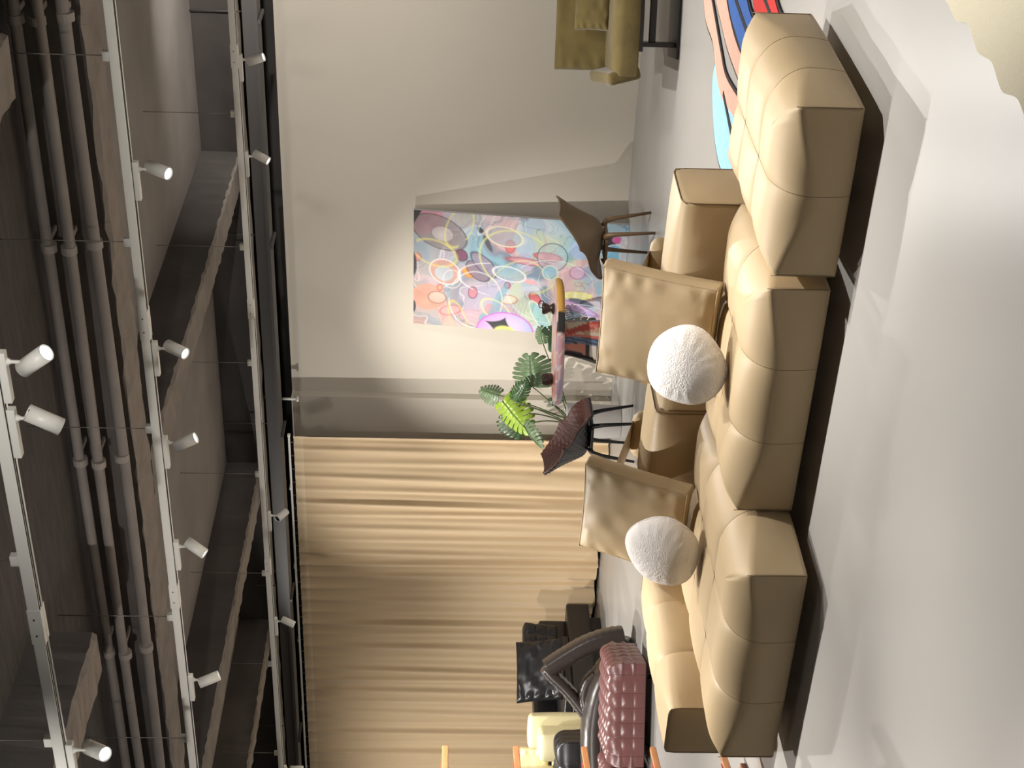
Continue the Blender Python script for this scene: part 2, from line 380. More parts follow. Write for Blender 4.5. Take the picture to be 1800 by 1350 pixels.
    V = np.array(V)
    if wrinkle:
        nz = noise2(V[:, 0] * 3, V[:, 1] * 3 + V[:, 2] * 4, 3, 3) - .5; V[:, 2] += nz * wrinkle * (V[:, 2] > z0 + .05)
    F.append(tuple(prev))
    bm_faces = F
    o = mk(name, V, bm_faces, mt, parent, loc=loc)
    bm = bmesh.new(); bm.from_mesh(o.data); bmesh.ops.recalc_face_normals(bm, faces=bm.faces); bm.to_mesh(o.data); bm.free()
    if seams:
        base = NX * NY; pos = {ij: a for a, ij in enumerate(loop)}; nr_ = len(rings)
        for n_, ax in ((nx, 0), (ny, 1)):
            for i in range(1, n_):
                I = i * k; e0 = (I, 0) if ax == 0 else (0, I); e1 = (I, NY - 1) if ax == 0 else (NX - 1, I)
                down0 = [V[base + q * n + pos[e0]] for q in range(nr_)][::-1]; down1 = [V[base + q * n + pos[e1]] for q in range(nr_)]
                mid = [V[I * NY + j] for j in range(NY)] if ax == 0 else [V[j * NY + I] for j in range(NX)]
                P_ = [Vector(p) + Vector((0, 0, .0006)) for p in down0 + mid + down1]
                Q_ = [P_[0]]
                for p in P_[1:]:
                    if (p - Q_[-1]).length > .006: Q_.append(p)
                tube('stitched_seam', Q_, .0016, seams, o, n=5)
    return o
def corner_seams(o, W, Dp, H, R, z0, mt):
    for sx in (-1, 1):
        for sy in (-1, 1):
            x, y = sx * (W / 2 + .001), sy * (Dp / 2 + .001)
            tube('corner_seam', [(x, y, z0 + .005), (x, y, H - R * .2)], .0022, mt, o, n=6)
def extr(name, L, W, H, n, mt, parent, loc=(0, 0, 0), axis='x', puff=.022, bulge=.03, e0=14, e1=3.4, capb=.02, k=14, rot=None):
    """upholstered bar: section W x H swept over L, sharp at its ends, round between, with ring seams"""
    T = cells(n, L, k); NT = 56; V = []; F = []
    for t in T:
        u = abs(2 * t / L); e = e1 + (e0 - e1) * u ** 5; p = float(puff1(np.array([t]), n, L, .014)[0])
        g = bulge * (1 - u ** 2.5) + (p - 1) * puff
        for j in range(NT):
            a = 2 * PI * j / NT + PI / NT; c, s = math.cos(a), math.sin(a)
            rr = (abs(c) ** e + abs(s) ** e) ** (-1 / e)
            y = c * rr * (W / 2 + g); z = s * rr * (H / 2 + g * (1 if s > 0 else .2)) + H / 2
            V.append((t, y, z))
    m_ = len(T)
    for i in range(m_ - 1):
        for j in range(NT): a = i * NT + j; b = i * NT + (j + 1) % NT; F.append((a, b, b + NT, a + NT))
    for end, sgn in ((0, -1), (m_ - 1, 1)):
        prev = [end * NT + j for j in range(NT)]
        for q in (.985, .96, .88, .75, .55, .3):
            row = []
            for j in range(NT):
                v = V[end * NT + j]; row.append(len(V))
                V.append((v[0] + sgn * (capb * (1 - q ** 2.2) - (.006 if q > .98 else 0)), v[1] * q, (v[2] - H / 2) * q + H / 2))
            for j in range(NT): F.append((prev[j], prev[(j + 1) % NT], row[(j + 1) % NT], row[j]))
            prev = row
        F.append(tuple(prev))
    if axis == 'y': V = [(-v[1], v[0], v[2]) for v in V]
    o = mk(name, V, F, mt, parent, loc=loc, rot=rot)
    bm = bmesh.new(); bm.from_mesh(o.data); bmesh.ops.recalc_face_normals(bm, faces=bm.faces); bm.to_mesh(o.data); bm.free()
    return o
# ------------------------------------------------------------------ tan sectional sofa
sofa = thing('sectional_sofa', 'large tan leather sectional sofa with square tufted seat blocks', 'sofa', (-4.2, 6.0, 0))
def sloc(x, y, z=0): return (x + 4.2, y - 6.0, z)
def seat(x0, x1, y0, y1, nx, ny, label=None):
    W, Dp = x1 - x0, y1 - y0; H = .385
    o = block('seat_block', W, Dp, H, nx, ny, TAN, sofa, sloc((x0 + x1) / 2, (y0 + y1) / 2), R=.17, z0=.07, puff=.024, soft=.3, sharp=.014, seams=TANSEAM, bulge=.03)
    corner_seams(o, W, Dp, H, .17, .07, TANSEAM)
    for sx in (-1, 1):
        for sy in (-1, 1): lathe('foot', [(.0, 0), (.03, 0), (.03, .085), (0, .085)], BLKMET, o, n=14, loc=(sx * (W / 2 - .26), sy * (Dp / 2 - .28), 0))
    if label: o['label'] = label
    return o
seat(-3.15, -2.37, 5.69, 6.80, 2, 3, 'seat block at the olive armchair end, two tufts wide')
seat(-4.46, -3.235, 5.72, 6.55, 3, 2, 'middle seat block under the first white pillow')
seat(-5.69, -4.50, 5.28, 6.66, 3, 3, 'projecting seat block next to the armrest')
def bar(name, x0, x1, y0, y1, h, n, axis, label):
    o = extr(name, (x1 - x0) if axis == 'x' else (y1 - y0), (y1 - y0) if axis == 'x' else (x1 - x0), h - .07, n, TAN, sofa,
             sloc((x0 + x1) / 2, (y0 + y1) / 2, .07), axis, puff=.016)
    o['label'] = label
    L_ = (x1 - x0) if axis == 'x' else (y1 - y0)
    for s in (-1, 1):
        p = (s * (L_ / 2 - .22), 0) if axis == 'x' else (0, s * (L_ / 2 - .22))
        lathe('foot', [(0, -.07), (.03, -.07), (.03, .02), (0, .02)], BLKMET, o, n=14, loc=(p[0], p[1], 0))
    # welt round the two ends
    W_ = (y1 - y0) if axis == 'x' else (x1 - x0); H_ = h - .07
    for s in (-1, 1):
        pts = []
        for j in range(49):
            a = 2 * PI * j / 48; c, q = math.cos(a), math.sin(a); rr = (abs(c) ** 14 + abs(q) ** 14) ** (-1 / 14)
            yy, zz = c * rr * W_ / 2, q * rr * H_ / 2 + H_ / 2; xx = s * (L_ / 2)
            pts.append((xx, yy, zz) if axis == 'x' else (-yy, xx, zz))
        tube('end_seam', pts, .0028, TANSEAM, o, n=6, caps=False)
    return o
bar('backrest_block', -4.49, -3.265, 6.60, 7.0, .615, 1, 'x', 'backrest block behind the middle seat')
bar('backrest_block', -5.68, -4.59, 6.72, 7.14, .61, 1, 'x', 'backrest block behind the projecting seat')
bar('armrest_block', -6.06, -5.73, 5.65, 6.90, .55, 3, 'y', 'low armrest block with two cross seams')
# ------------------------------------------------------------------ leather back cushions
def pillow(name, W, H, T, mt, parent, n=46, seed=0, wr=.012, gus=.035, pinch=.03):
    """box cushion standing in local xz, thickness along y"""
    V = []; F = []; g = np.linspace(-1, 1, n)
    gx, gz = np.meshgrid(g, g, indexing='ij')
    ux = np.sign(gx) * np.abs(gx) ** .9; uz = np.sign(gz) * np.abs(gz) ** .9
    prof = ((1 - np.abs(gx) ** 3.2) * (1 - np.abs(gz) ** 3.2)) ** .55
    edge = 1 - np.clip(np.minimum(1 - np.abs(gx), 1 - np.abs(gz)) * 3.0, 0, 1)
    fold = np.sin((gz * 9 + 2.2 * noise2(gx, gz, 2, seed)) * 1.7) * edge ** 1.2 * (np.abs(gx) > .45) + np.sin((gx * 8 + 2 * noise2(gx, gz, 2, seed + 1)) * 1.6) * edge ** 1.4 * (np.abs(gz) > .6) * .6
    wrk = (noise2(gx, gz, 3.2, seed + 2) - .5) * 1.2 + fold * .8
    sx = 1 - pinch * (1 - np.abs(uz) ** 2); sz = 1 - pinch * (1 - np.abs(ux) ** 2)
    X = ux * W / 2 * sx; Z = uz * H / 2 * sz + H / 2
    for s in (-1, 1):
        Yy = s * (gus + prof * (T / 2 - gus) + wrk * wr * np.clip(prof * 2, 0, 1))
        for i in range(n):
            for j in range(n): V.append((X[i, j], Yy[i, j], Z[i, j]))
    N2 = n * n
    for i in range(n - 1):
        for j in range(n - 1):
            a = i * n + j; F.append((a, a + n, a + n + 1, a + 1)); b = a + N2; F.append((b, b + 1, b + n + 1, b + n))
    loop = [(i, 0) for i in range(n)] + [(n - 1, j) for j in range(1, n)] + [(i, n - 1) for i in range(n - 2, -1, -1)] + [(0, j) for j in range(n - 2, 0, -1)]
    idx = [i * n + j for i, j in loop]; k = len(idx)
    mid = []
    for a in idx:
        v = V[a]; c = Vector((v[0], 0, v[2] - H / 2)); c *= 1.022; mid.append(len(V)); V.append((c.x, 0, c.z + H / 2))
    for a in range(k):
        b = (a + 1) % k; F.append((idx[a], idx[b], mid[b], mid[a])); F.append((mid[a], mid[b], idx[b] + N2, idx[a] + N2))
    o = mk(name, V, F, mt, parent)
    bm = bmesh.new(); bm.from_mesh(o.data); bmesh.ops.recalc_face_normals(bm, faces=bm.faces); bm.to_mesh(o.data); bm.free()
    pts = [V[a] for a in idx]; pts.append(pts[0])
    return o, [(p[0], p[1] * 1.0 - .0, p[2]) for p in pts]
def back_cushion(loc, rz, tilt, label, W=.66, H=.60, seed=0, roll=(.665, .515)):
    ROLLY, ROLLZ = roll
    t = thing('back_cushion', label, 'cushion', loc, group='tan leather back cushions'); t.rotation_mode = 'XYZ'; t.rotation_euler = (tilt, 0, rz)
    o, pts = pillow('cushion_body', W, H, .17, TAN, t, seed=seed, gus=.05, wr=.009)
    tube('piping', pts, .004, TAN, t, n=6, caps=False)
    # roll that counterweights the cushion behind the backrest
    e_ = W / 2 - .13; xs = [-e_, -e_ + .012, -e_ + .035, -e_ + .06, 0, e_ - .06, e_ - .035, e_ - .012, e_]
    rs = [.012, .035, .05, .055, .057, .055, .05, .035, .012]
    tube('counterweight_roll', [(x, ROLLY, ROLLZ) for x in xs], rs, TAN, t, n=24)
    mk('strap', [(-.1, ROLLY, ROLLZ + .05), (.1, ROLLY, ROLLZ + .05), (.1, .05, H - .10), (-.1, .05, H - .10)], [(0, 1, 2, 3)], TAN, t)
    return t
back_cushion((-3.85, 6.28, .435), math.radians(3), math.radians(-25), 'tan leather back cushion nearest the olive armchair, behind the first white pillow', seed=3, W=.60, H=.585)
back_cushion((-5.10, 6.34, .445), math.radians(0), math.radians(-27), 'tan leather back cushion nearest the curtain, in front of the armrest end', seed=8, W=.57, H=.585, roll=(.74, .55))
# ------------------------------------------------------------------ white round pillows
def round_pillow(loc, rot, label, R=.225, T=.17, seed=0):
    t = thing('round_pillow', label, 'pillow', loc, rot=rot, group='white round pillows on the sofa')
    V = []; F = []; nr, na = 22, 72
    for s in (-1, 1):
        for i in range(nr):
            q = math.sin(PI / 2 * i / (nr - 1)); 
            for j in range(na):
                a = 2 * PI * j / na; wob = 1 + .03 * math.sin(3 * a + seed) + .015 * math.sin(5 * a + 2 * seed)
                x, z = math.cos(a) * q * R * wob, math.sin(a) * q * R * wob
                th = (1 - q ** 2.6) ** .6 * T / 2 + .008 * (1 - q)
                ed = max(0, q - .55) / .45
                th += .0025 * math.sin(a * 17 + 3 * seed + 2 * q) * ed * (1 - ed) * 3
                V.append((x, s * (th + .003), z))
    for h in range(2):
        b0 = h * nr * na
        for i in range(nr - 1):
            for j in range(na):
                a = b0 + i * na + j; b = b0 + i * na + (j + 1) % na; F.append((a, b, b + na, a + na))
    for j in range(na):
        a = (nr - 1) * na + j; b = (nr - 1) * na + (j + 1) % na; F.append((a, b, b + nr * na, a + nr * na))
    o = mk('pillow_body', V, F, BOUCLE, t)
    bm = bmesh.new(); bm.from_mesh(o.data); bmesh.ops.remove_doubles(bm, verts=bm.verts, dist=1e-5); bmesh.ops.recalc_face_normals(bm, faces=bm.faces); bm.to_mesh(o.data); bm.free()
    tube('piping', [(math.cos(a) * R * (1 + .03 * math.sin(3 * a + seed) + .015 * math.sin(5 * a + 2 * seed)), 0, math.sin(a) * R * (1 + .03 * math.sin(3 * a + seed) + .015 * math.sin(5 * a + 2 * seed))) for a in np.linspace(0, 2 * PI, 73)], .006, BOUCLE, t, n=6, caps=False)
    return t
round_pillow((-3.84, 6.03, .607), (math.radians(-24), math.radians(8), math.radians(14)), 'round white pillow leaning on the back cushion nearest the olive armchair', R=.19, seed=1)
round_pillow((-5.01, 6.07, .605), (math.radians(-24), math.radians(-6), math.radians(12)), 'round white pillow leaning on the back cushion nearest the curtain', R=.195, seed=4)
# ------------------------------------------------------------------ curtain
def curtain(x0, x1, y0, z0, z1):
    t = thing('curtain', 'wide cream curtain hanging in soft pleats along the back wall', 'curtain', ((x0 + x1) / 2, y0, 0))
    xc = (x0 + x1) / 2; step = .172; n = int((x1 - x0) / step); r = np.random.default_rng(3)
    cen = np.array([x0 + (i + .5) * (x1 - x0) / n for i in range(n)]); amp = r.uniform(.6, 1.25, n); sh = r.uniform(-.05, .05, n); merge = r.random(n)
    xs = np.linspace(x0, x1, n * 16 + 1); zs = np.concatenate([[z1, z1 - .02, z1 - .055, z1 - .10], np.linspace(z1 - .17, z0, 26)])
    V = []; F = []; MI = []
    for z in zs:
        d = (z1 - z) / (z1 - z0)
        for x in xs:
            u = (x - x0) / (x1 - x0) * n; k = min(n - 1, int(u)); f = u - k
            ph = 2 * PI * (u + .25 * math.sin(u * .37 + 1) * d + .10 * math.sin(u * 1.3) * d * 1.5)
            a = .030 * (1 - d) + .050 * d
            tight = (.5 + .5 * math.cos(ph)) ** (3.2 - 1.9 * d)
            a2 = .022 * d * math.sin(ph * .5 + 1.7) + .014 * d * math.sin(ph * 1.51 + .4 + 2 * d)
            am = .75 + .45 * math.sin(u * 1.9 + 3) * math.sin(u * .7)
            y = -(a * tight * am + a2)
            if z > z1 - .11: y = -(.026 * tight * am)
            zz = z + (.012 * math.sin(u * 2.1) if z < z0 + .001 else 0)
            V.append((x - xc, y, zz))
    m_ = len(xs)
    for i in range(len(zs) - 1):
        for j in range(m_ - 1): F.append((i * m_ + j, i * m_ + j + 1, (i + 1) * m_ + j + 1, (i + 1) * m_ + j)); MI.append(i)
    split = 3 * (m_ - 1)
    def sub(F_):
        ids = sorted({v for f in F_ for v in f}); mp = {v: i for i, v in enumerate(ids)}
        return [V[i] for i in ids], [tuple(mp[v] for v in f) for f in F_]
    a, b = sub(F[split:]); mk('drape', a, b, CURT, t)
    a, b = sub(F[:split]); mk('heading_tape', a, b, CURTH, t)
    rail = thing('curtain_rail', 'thin white curtain rail carrying the cream curtain on small hooks', 'curtain rail', (xc, y0, z1 + .045))
    box('rail', (x1 - x0 + .02, .022, .022), (0, -.01, 0), WHITE, rail, bev=.003)
    for s in (-1, 1): box('end_stop', (.03, .03, .03), (s * (x1 - x0) / 2, -.01, 0), WHITE, rail, bev=.004)
    for i in range(n):
        x = cen[i] - xc; V2, F2 = tubev([(x, -.01, -.01), (x, -.012, -.03), (x, -.02, -.055)], .003, 6)
        mk('hook', V2, F2, WIREM, rail)
    for x in np.arange(-2.8, 3.2, 1.1): box('bracket', (.03, .10, .014), (x, .04, .016), WHITE, rail)
curtain(-16.0, -9.19, 12.95, .03, 3.34)
# ------------------------------------------------------------------ abstract painting
def colour_attr(o, cols):
    a = o.data.color_attributes.new('Col', 'FLOAT_COLOR', 'POINT'); a.data.foreach_set('color', np.asarray(cols, np.float32).ravel())
def lin(c): c = np.asarray(c, float) / 255; return np.where(c <= .04045, c / 12.92, ((c + .055) / 1.055) ** 2.4)
def mixc(img, m, c, a=1.0): m = (m * a)[..., None]; return img * (1 - m) + lin(c) * m
def sm(e, w): return np.clip(.5 - e / w, 0, 1)
def ell(X, Y, cx, cy, rx, ry, ang=0):
    a = math.radians(ang); dx, dy = X - cx, Y - cy; u = dx * math.cos(a) + dy * math.sin(a); v = -dx * math.sin(a) + dy * math.cos(a)
    return (np.sqrt((u / rx) ** 2 + (v / ry) ** 2) - 1) * min(rx, ry)
def abstract(X, Y):
    """X runs down the canvas 0..1405, Y from its right edge 0 to its left edge 750"""
    wx = X + 160 * (noise2(X, Y, .006, 1) - .5) + 60 * (noise2(X, Y, .02, 2) - .5); wy = Y + 160 * (noise2(X, Y, .006, 3) - .5) + 60 * (noise2(X, Y, .02, 4) - .5)
    img = np.ones(X.shape + (3,)) * lin((168, 186, 200))
    top = np.clip(1 - X / 620, 0, 1); right = np.clip(1 - Y / 420, 0, 1)
    img = mixc(img, np.clip(top * 1.5, 0, 1) * (1 - right), (206, 160, 140)); img = mixc(img, np.clip(top * 1.8, 0, 1) * right, (128, 112, 112))
    for i, (c, s) in enumerate((((204, 156, 158), .006), ((134, 172, 190), .005), ((206, 210, 212), .007), ((176, 168, 196), .0065), ((92, 122, 142), .008), ((190, 200, 170), .008), ((208, 172, 172), .0075), ((136, 182, 196), .006))):
        n = noise2(wx, wy, s, 20 + i); m = np.clip((n - .56) * 5, 0, 1) * (.8 - .5 * top); img = mixc(img, m, c)
    # long curling strokes
    for i in range(6):
        n = noise2(wx, wy, .0045 + .0006 * i, 50 + i); m = np.exp(-((n - .5) / .008) ** 2); img = mixc(img, m, ((80, 96, 112), (236, 232, 226), (206, 120, 130), (96, 120, 140), (240, 236, 232))[i % 5], .55)
    E = [  # cx cy rx ry ang fill alpha outline
        (60, 40, 130, 110, 0, (206, 130, 150), .8, None), (170, 130, 190, 100, 20, (132, 118, 116), .75, (90, 80, 80)), (190, 140, 70, 45, 10, (190, 180, 178), .8, None),
        (330, 30, 70, 60, 0, (170, 160, 160), .6, None), (320, 268, 42, 34, 40, (116, 66, 92), 1, (70, 40, 60)), (368, 375, 46, 32, 30, (222, 152, 62), 1, (200, 120, 60)),
        (430, 365, 90, 50, 35, (134, 112, 128), .9, (84, 70, 90)), (470, 320, 110, 44, 40, (142, 128, 150), .85, (76, 66, 86)), (440, 100, 26, 16, 40, (54, 52, 56), 1, None), (490, 180, 60, 16, 60, (70, 70, 78), .9, None),
        (640, 190, 34, 40, 0, (206, 110, 108), .95, (180, 80, 90)), (600, 130, 120, 60, 10, (150, 160, 168), .6, (230, 226, 190)), (20, 300, 30, 26, 0, (208, 130, 130), .9, (170, 90, 100)),
        (210, 385, 105, 78, 20, (200, 150, 132), .85, (232, 222, 214)), (205, 395, 62, 50, 10, (186, 194, 200), .9, None), (100, 560, 110, 90, 0, (212, 152, 128), .85, None),
        (178, 492, 18, 20, 0, (214, 160, 130), 1, (180, 80, 70)), (630, 445, 19, 20, 0, (190, 120, 140), 1, (120, 60, 80)), (400, 510, 30, 38, 0, (200, 130, 140), .95, (120, 80, 100)),
        (250, 640, 72, 32, -12, (220, 166, 160), .8, (196, 110, 110)), (160, 560, 60, 40, 0, (222, 186, 170), .6, (150, 110, 100)), (520, 610, 36, 34, 0, (220, 150, 150), .9, None), (640, 540, 60, 30, 0, (216, 206, 180), .8, (190, 140, 110)),
        (820, 520, 46, 28, 35, (212, 110, 116), 1, (160, 60, 70)), (890, 240, 90, 26, 5, (214, 128, 130), .9, (170, 90, 100)), (760, 280, 140, 20, 5, (206, 136, 146), .8, (150, 90, 100)), (920, 240, 100, 90, 0, (150, 180, 196), .35, (70, 90, 110)),
        (910, 340, 50, 46, 0, (130, 170, 186), .9, (210, 214, 190)), (780, 410, 50, 16, 10, (226, 160, 160), .9, None), (640, 370, 110, 46, 10, (150, 170, 186), .5, (232, 228, 226)), (1100, 180, 70, 60, 0, (170, 190, 226), .8, None), (1090, 330, 50, 40, 0, (214, 170, 200), .7, (160, 110, 150)),
        (1100, 480, 90, 22, 0, (222, 222, 150), .8, (226, 224, 120)), (1130, 525, 90, 22, 12, (70, 84, 106), .9, None), (1180, 595, 44, 22, 0, (136, 186, 226), 1, (240, 240, 246)), (1100, 560, 150, 24, 18, (204, 160, 206), .7, (150, 110, 160)),
        (1220, 645, 90, 20, 15, (222, 146, 146), .8, None), (1260, 700, 60, 40, -10, (158, 140, 206), 1, (110, 90, 160)), (1285, 110, 46, 42, 0, (40, 40, 46), 1, None), (1335, 100, 34, 22, 0, (206, 96, 160), 1, None), (1330, 200, 80, 70, 0, (118, 180, 214), .8, (220, 230, 236)), (1380, 160, 30, 90, 0, (226, 220, 220), .6, None),
        (500, 760, 46, 120, -15, (106, 170, 188), .7, None), (560, 580, 30, 170, 25, (110, 176, 192), .6, None), (860, 640, 40, 120, -35, (130, 196, 200), .6, (220, 230, 210))]
    for cx, cy, rx, ry, an, f, al, ol in E:
        e = ell(X, Y, cx, cy, rx, ry, an); sh = .86 + .28 * noise2(X, Y, .02, 9)[..., None]
        m = sm(e, 5)[..., None] * al; img = img * (1 - m) + np.clip(lin(f) * sh, 0, 1) * m
        if ol: img = mixc(img, np.exp(-(e / 3.5) ** 2), ol, .9)
    for cx, cy, rx, ry, an, c, wd in [(700, 290, 270, 190, 20, (222, 220, 130), 7), (140, 265, 150, 80, 15, (220, 206, 110), 8), (300, 90, 80, 140, 25, (222, 214, 110), 7), (700, 600, 240, 330, 15, (210, 216, 150), 5), (560, 620, 110, 60, 30, (228, 226, 140), 7), (300, 690, 50, 120, -20, (224, 200, 90), 6),
                                     (420, 560, 180, 190, 0, (232, 234, 236), 5), (600, 420, 300, 110, 5, (236, 234, 232), 4), (260, 430, 60, 60, 0, (236, 226, 218), 4), (480, 40, 30, 100, 30, (220, 220, 220), 4), (930, 470, 300, 210, 0, (226, 232, 226), 3), (1160, 640, 220, 100, 5, (240, 236, 240), 3)]:
        e = ell(X, Y, cx, cy, rx, ry, an); ar = (noise2(X, Y, .004, int(cx)) > .28); img = mixc(img, np.exp(-(e / (wd * .75)) ** 2) * ar, c, .62)
    # big pink and blue disc with a charcoal star at the left edge
    e = ell(X, Y, 625, 770, 195, 140, 0); m = sm(e, 6); g = np.clip((X - 440) / 370, 0, 1)[..., None]
    disc = lin((232, 150, 216)) * (1 - g) + lin((150, 176, 236)) * g; disc = disc * (1 - sm(ell(X, Y, 640, 740, 150, 80, -10), 90)[..., None] * .6) + lin((240, 216, 230)) * sm(ell(X, Y, 640, 740, 150, 80, -10), 90)[..., None] * .6
    img = img * (1 - m[..., None]) + disc * m[..., None]; img = mixc(img, np.exp(-(e / 4) ** 2), (206, 96, 196))
    ur, vr = (X - 600) * math.cos(.35) + (Y - 735) * math.sin(.35), -(X - 600) * math.sin(.35) + (Y - 735) * math.cos(.35)
    st = ((np.abs(ur) / 125) ** .7 + (np.abs(vr) / 80) ** .7 - 1) * 40 if True else np.minimum.reduce([(np.abs((X - 600) * math.cos(a) + (Y - 735) * math.sin(a)) * 2.6 + np.abs(-(X - 600) * math.sin(a) + (Y - 735) * math.cos(a)) * .62) - 74 for a in (.5, -1.0, 1.75)])
    img = mixc(img, sm(st, 5), (54, 58, 58)); e = ell(X, Y, 625, 765, 65, 38, 5); img = mixc(img, sm(e, 5), (196, 204, 138)); img = mixc(img, np.exp(-(e / 7) ** 2), (228, 226, 120))
    img = mixc(img, sm(X + .6 * Y - 52, 8), (46, 44, 46)); img = mixc(img, sm(ell(X, Y, 0, 350, 20, 75, 0), 6) + sm(ell(X, Y, 0, 630, 16, 40, 0), 6), (50, 50, 52))
    return np.clip(img * .80, 0, 1)
t = thing('abstract_painting', 'tall colourful abstract painting of swirls and ovals, leaning on the wall', 'painting', (-7.33, 13.03, 0.0))
t.rotation_euler = (math.radians(-6.2), 0, 0)
PW, PH = 1.29, 2.105; nx, nz = 230, 370
gx, gz = np.meshgrid(np.linspace(0, 1, nx), np.linspace(0, 1, nz), indexing='ij')
Vp = np.stack([(gx - .5) * PW, np.full_like(gx, -.0185), gz * PH], -1).reshape(-1, 3)
ii, jj = np.meshgrid(np.arange(nx - 1), np.arange(nz - 1), indexing='ij'); a = (ii * nz + jj).ravel()
Fp = np.stack([a, a + nz, a + nz + 1, a + 1], -1)
o = mk('printed_canvas', Vp, Fp, PAINTC, t, smooth=False); colour_attr(o, np.concatenate([abstract((1 - gz) * 1405, (1 - gx) * 750).reshape(-1, 3), np.ones((nx * nz, 1))], 1))
box('stretcher', (PW, .034, PH), (0, 0, PH / 2), CANVE, t)
# ------------------------------------------------------------------ shell chairs
def shell_chair(loc, rz, label, quilted):
    t = thing('shell_chair', label, 'chair', loc, rz, group=None)
    P = [(.27, .418, .17, .0), (.235, .447, .205, .010), (.12, .448, .235, .07), (-.02, .432, .25, .12), (-.12, .432, .258, .16), (-.185, .47, .262, .17), (-.225, .545, .255, .13), (-.265, .64, .24, .08), (-.315, .74, .215, .04), (-.36, .815, .175, .02)]
    if quilted: P = [(a, b, c * 1.06, d * 1.25) for a, b, c, d in P]
    V = []; ns, nc = (230, 111) if quilted else (70, 41); PP = np.array(P); s0 = np.linspace(0, len(P) - 1, ns)
    def cr(q):
        k = min(int(q), len(P) - 2); f = q - k; p0 = PP[max(k - 1, 0)]; p1 = PP[k]; p2 = PP[k + 1]; p3 = PP[min(k + 2, len(P) - 1)]
        return .5 * ((2 * p1) + (-p0 + p2) * f + (2 * p0 - 5 * p1 + 4 * p2 - p3) * f * f + (-p0 + 3 * p1 - 3 * p2 + p3) * f ** 3)
    for q in s0:
        x, z, hw, up = cr(q); x2, z2, _, _ = cr(min(q + .5, len(P) - 1)); x3, z3, _, _ = cr(max(q - .5, 0))
        tx, tz = x2 - x3, z2 - z3; l = math.hypot(tx, tz) or 1; nx_, nz_ = tz / l, -tx / l      # inner normal
        dx_, dz_ = .35 * nx_ + .65 * .5, .35 * nz_ + .65 * .86
        for j in range(nc):
            v = -1 + 2 * j / (nc - 1); c = abs(v) ** 2.4 * up * 1.25
            b = 0
            if quilted: b = .007 * abs(math.sin(q * 6.5 + v * 13) * math.sin(q * 6.5 - v * 13)) ** .5
            V.append((x + nx_ * b + dx_ * c, v * hw, z + nz_ * b + dz_ * c))
    F = [(i * nc + j, (i + 1) * nc + j, (i + 1) * nc + j + 1, i * nc + j + 1) for i in range(ns - 1) for j in range(nc - 1)]
    if quilted:
        sh = mk('quilted_lining', V, F, QUILT, t); md = sh.modifiers.new('s', 'SOLIDIFY'); md.thickness = .012; md.offset = 0
        V2 = [(x + (-.014 if x < -.15 else 0), y * 1.0, z - .014) for x, y, z in V]
        s2 = mk('outer_shell', V2, F, BLKSH, t); md = s2.modifiers.new('s', 'SOLIDIFY'); md.thickness = .012; md.offset = 0; s2['label'] = 'black outer shell'
        lm = BLKMET
    else:
        sh = mk('shell', V, F, TAUPE, t); md = sh.modifiers.new('s', 'SOLIDIFY'); md.thickness = .014; md.offset = 0; lm = TAUPEL
    box('hub', (.26, .26, .03), (0, 0, .40), lm, t, bev=.01)
    for sx in (-1, 1):
        for sy in (-1, 1):
            tube('leg', [(sx * .10, sy * .10, .415), (sx * .14, sy * .13, .39), (sx * .16, sy * .145, .30), (sx * .20, sy * .18, 0)], [.030, .024, .019, .012], lm, t, n=12)
    return t
shell_chair((-6.09, 11.53, 0), PI - .03, 'taupe moulded shell chair standing in front of the painting', False)
shell_chair((-8.03, 11.42, 0), .12, 'dark brown quilted shell chair with black legs before the plant pot', True)
# ------------------------------------------------------------------ painted side table
AZ = math.atan2(CR.y, CR.x)
t = thing('painted_table', 'painted oval table on a flared painted base beside the painting', 'table', (-6.76, 10.96, 0), AZ)
nr, na = 22, 150; V = []; F = []; C = []
TH = .072
def topcol(x, y, z, rim):
    n = noise2(np.array([x * 3]), np.array([y * 3 + z * 9]), 3, 5)[0]; n2 = noise2(np.array([x * 2]), np.array([z * 40 + y * 2]), 4, 6)[0]
    if rim:
        if x > .24: return lin((222, 170, 84)) * (1 - n * .25)
        if x > .06: return lin((46, 46, 44)) if z < -.012 + .02 * n2 else lin((224, 188, 150))
        c = lin((214, 176, 186)) * (1 - n) + lin((176, 168, 196)) * n
        return c if n2 < .6 else lin((228, 150, 140)) if n2 > .72 else lin((232, 220, 214))
    c = lin((226, 190, 166)) * (1 - n) + lin((222, 186, 196)) * n
    return c if n2 < .68 else lin((206, 130, 120))
prof = [(0, 0)] + [(q, 0) for q in np.linspace(.1, .955, 9)] + [(.985, -.004), (1.0, -.014), (1.0, -.03), (.995, -.045), (.97, -.06), (.9, -TH), (.5, -TH), (0, -TH)]
for q, z in prof:
    for j in range(na):
        a = 2 * PI * j / na; ex = 2.3; c, s = math.cos(a), math.sin(a); rr = (abs(c) ** ex + abs(s) ** ex) ** (-1 / ex)
        x, y = c * rr * q * .545, s * rr * q * .30; V.append((x, y, .835 + z)); C.append(list(topcol(x, y, z, z < -.003)) + [1])
for i in range(len(prof) - 1):
    for j in range(na): a = i * na + j; b = i * na + (j + 1) % na; F.append((a, b, b + na, a + na))
o = mk('table_top', V, F, PAINTG, t); colour_attr(o, C)
bm = bmesh.new(); bm.from_mesh(o.data); bmesh.ops.recalc_face_normals(bm, faces=bm.faces); bm.to_mesh(o.data); bm.free()
V = []; F = []; C = []; nz_, nu = 90, 96
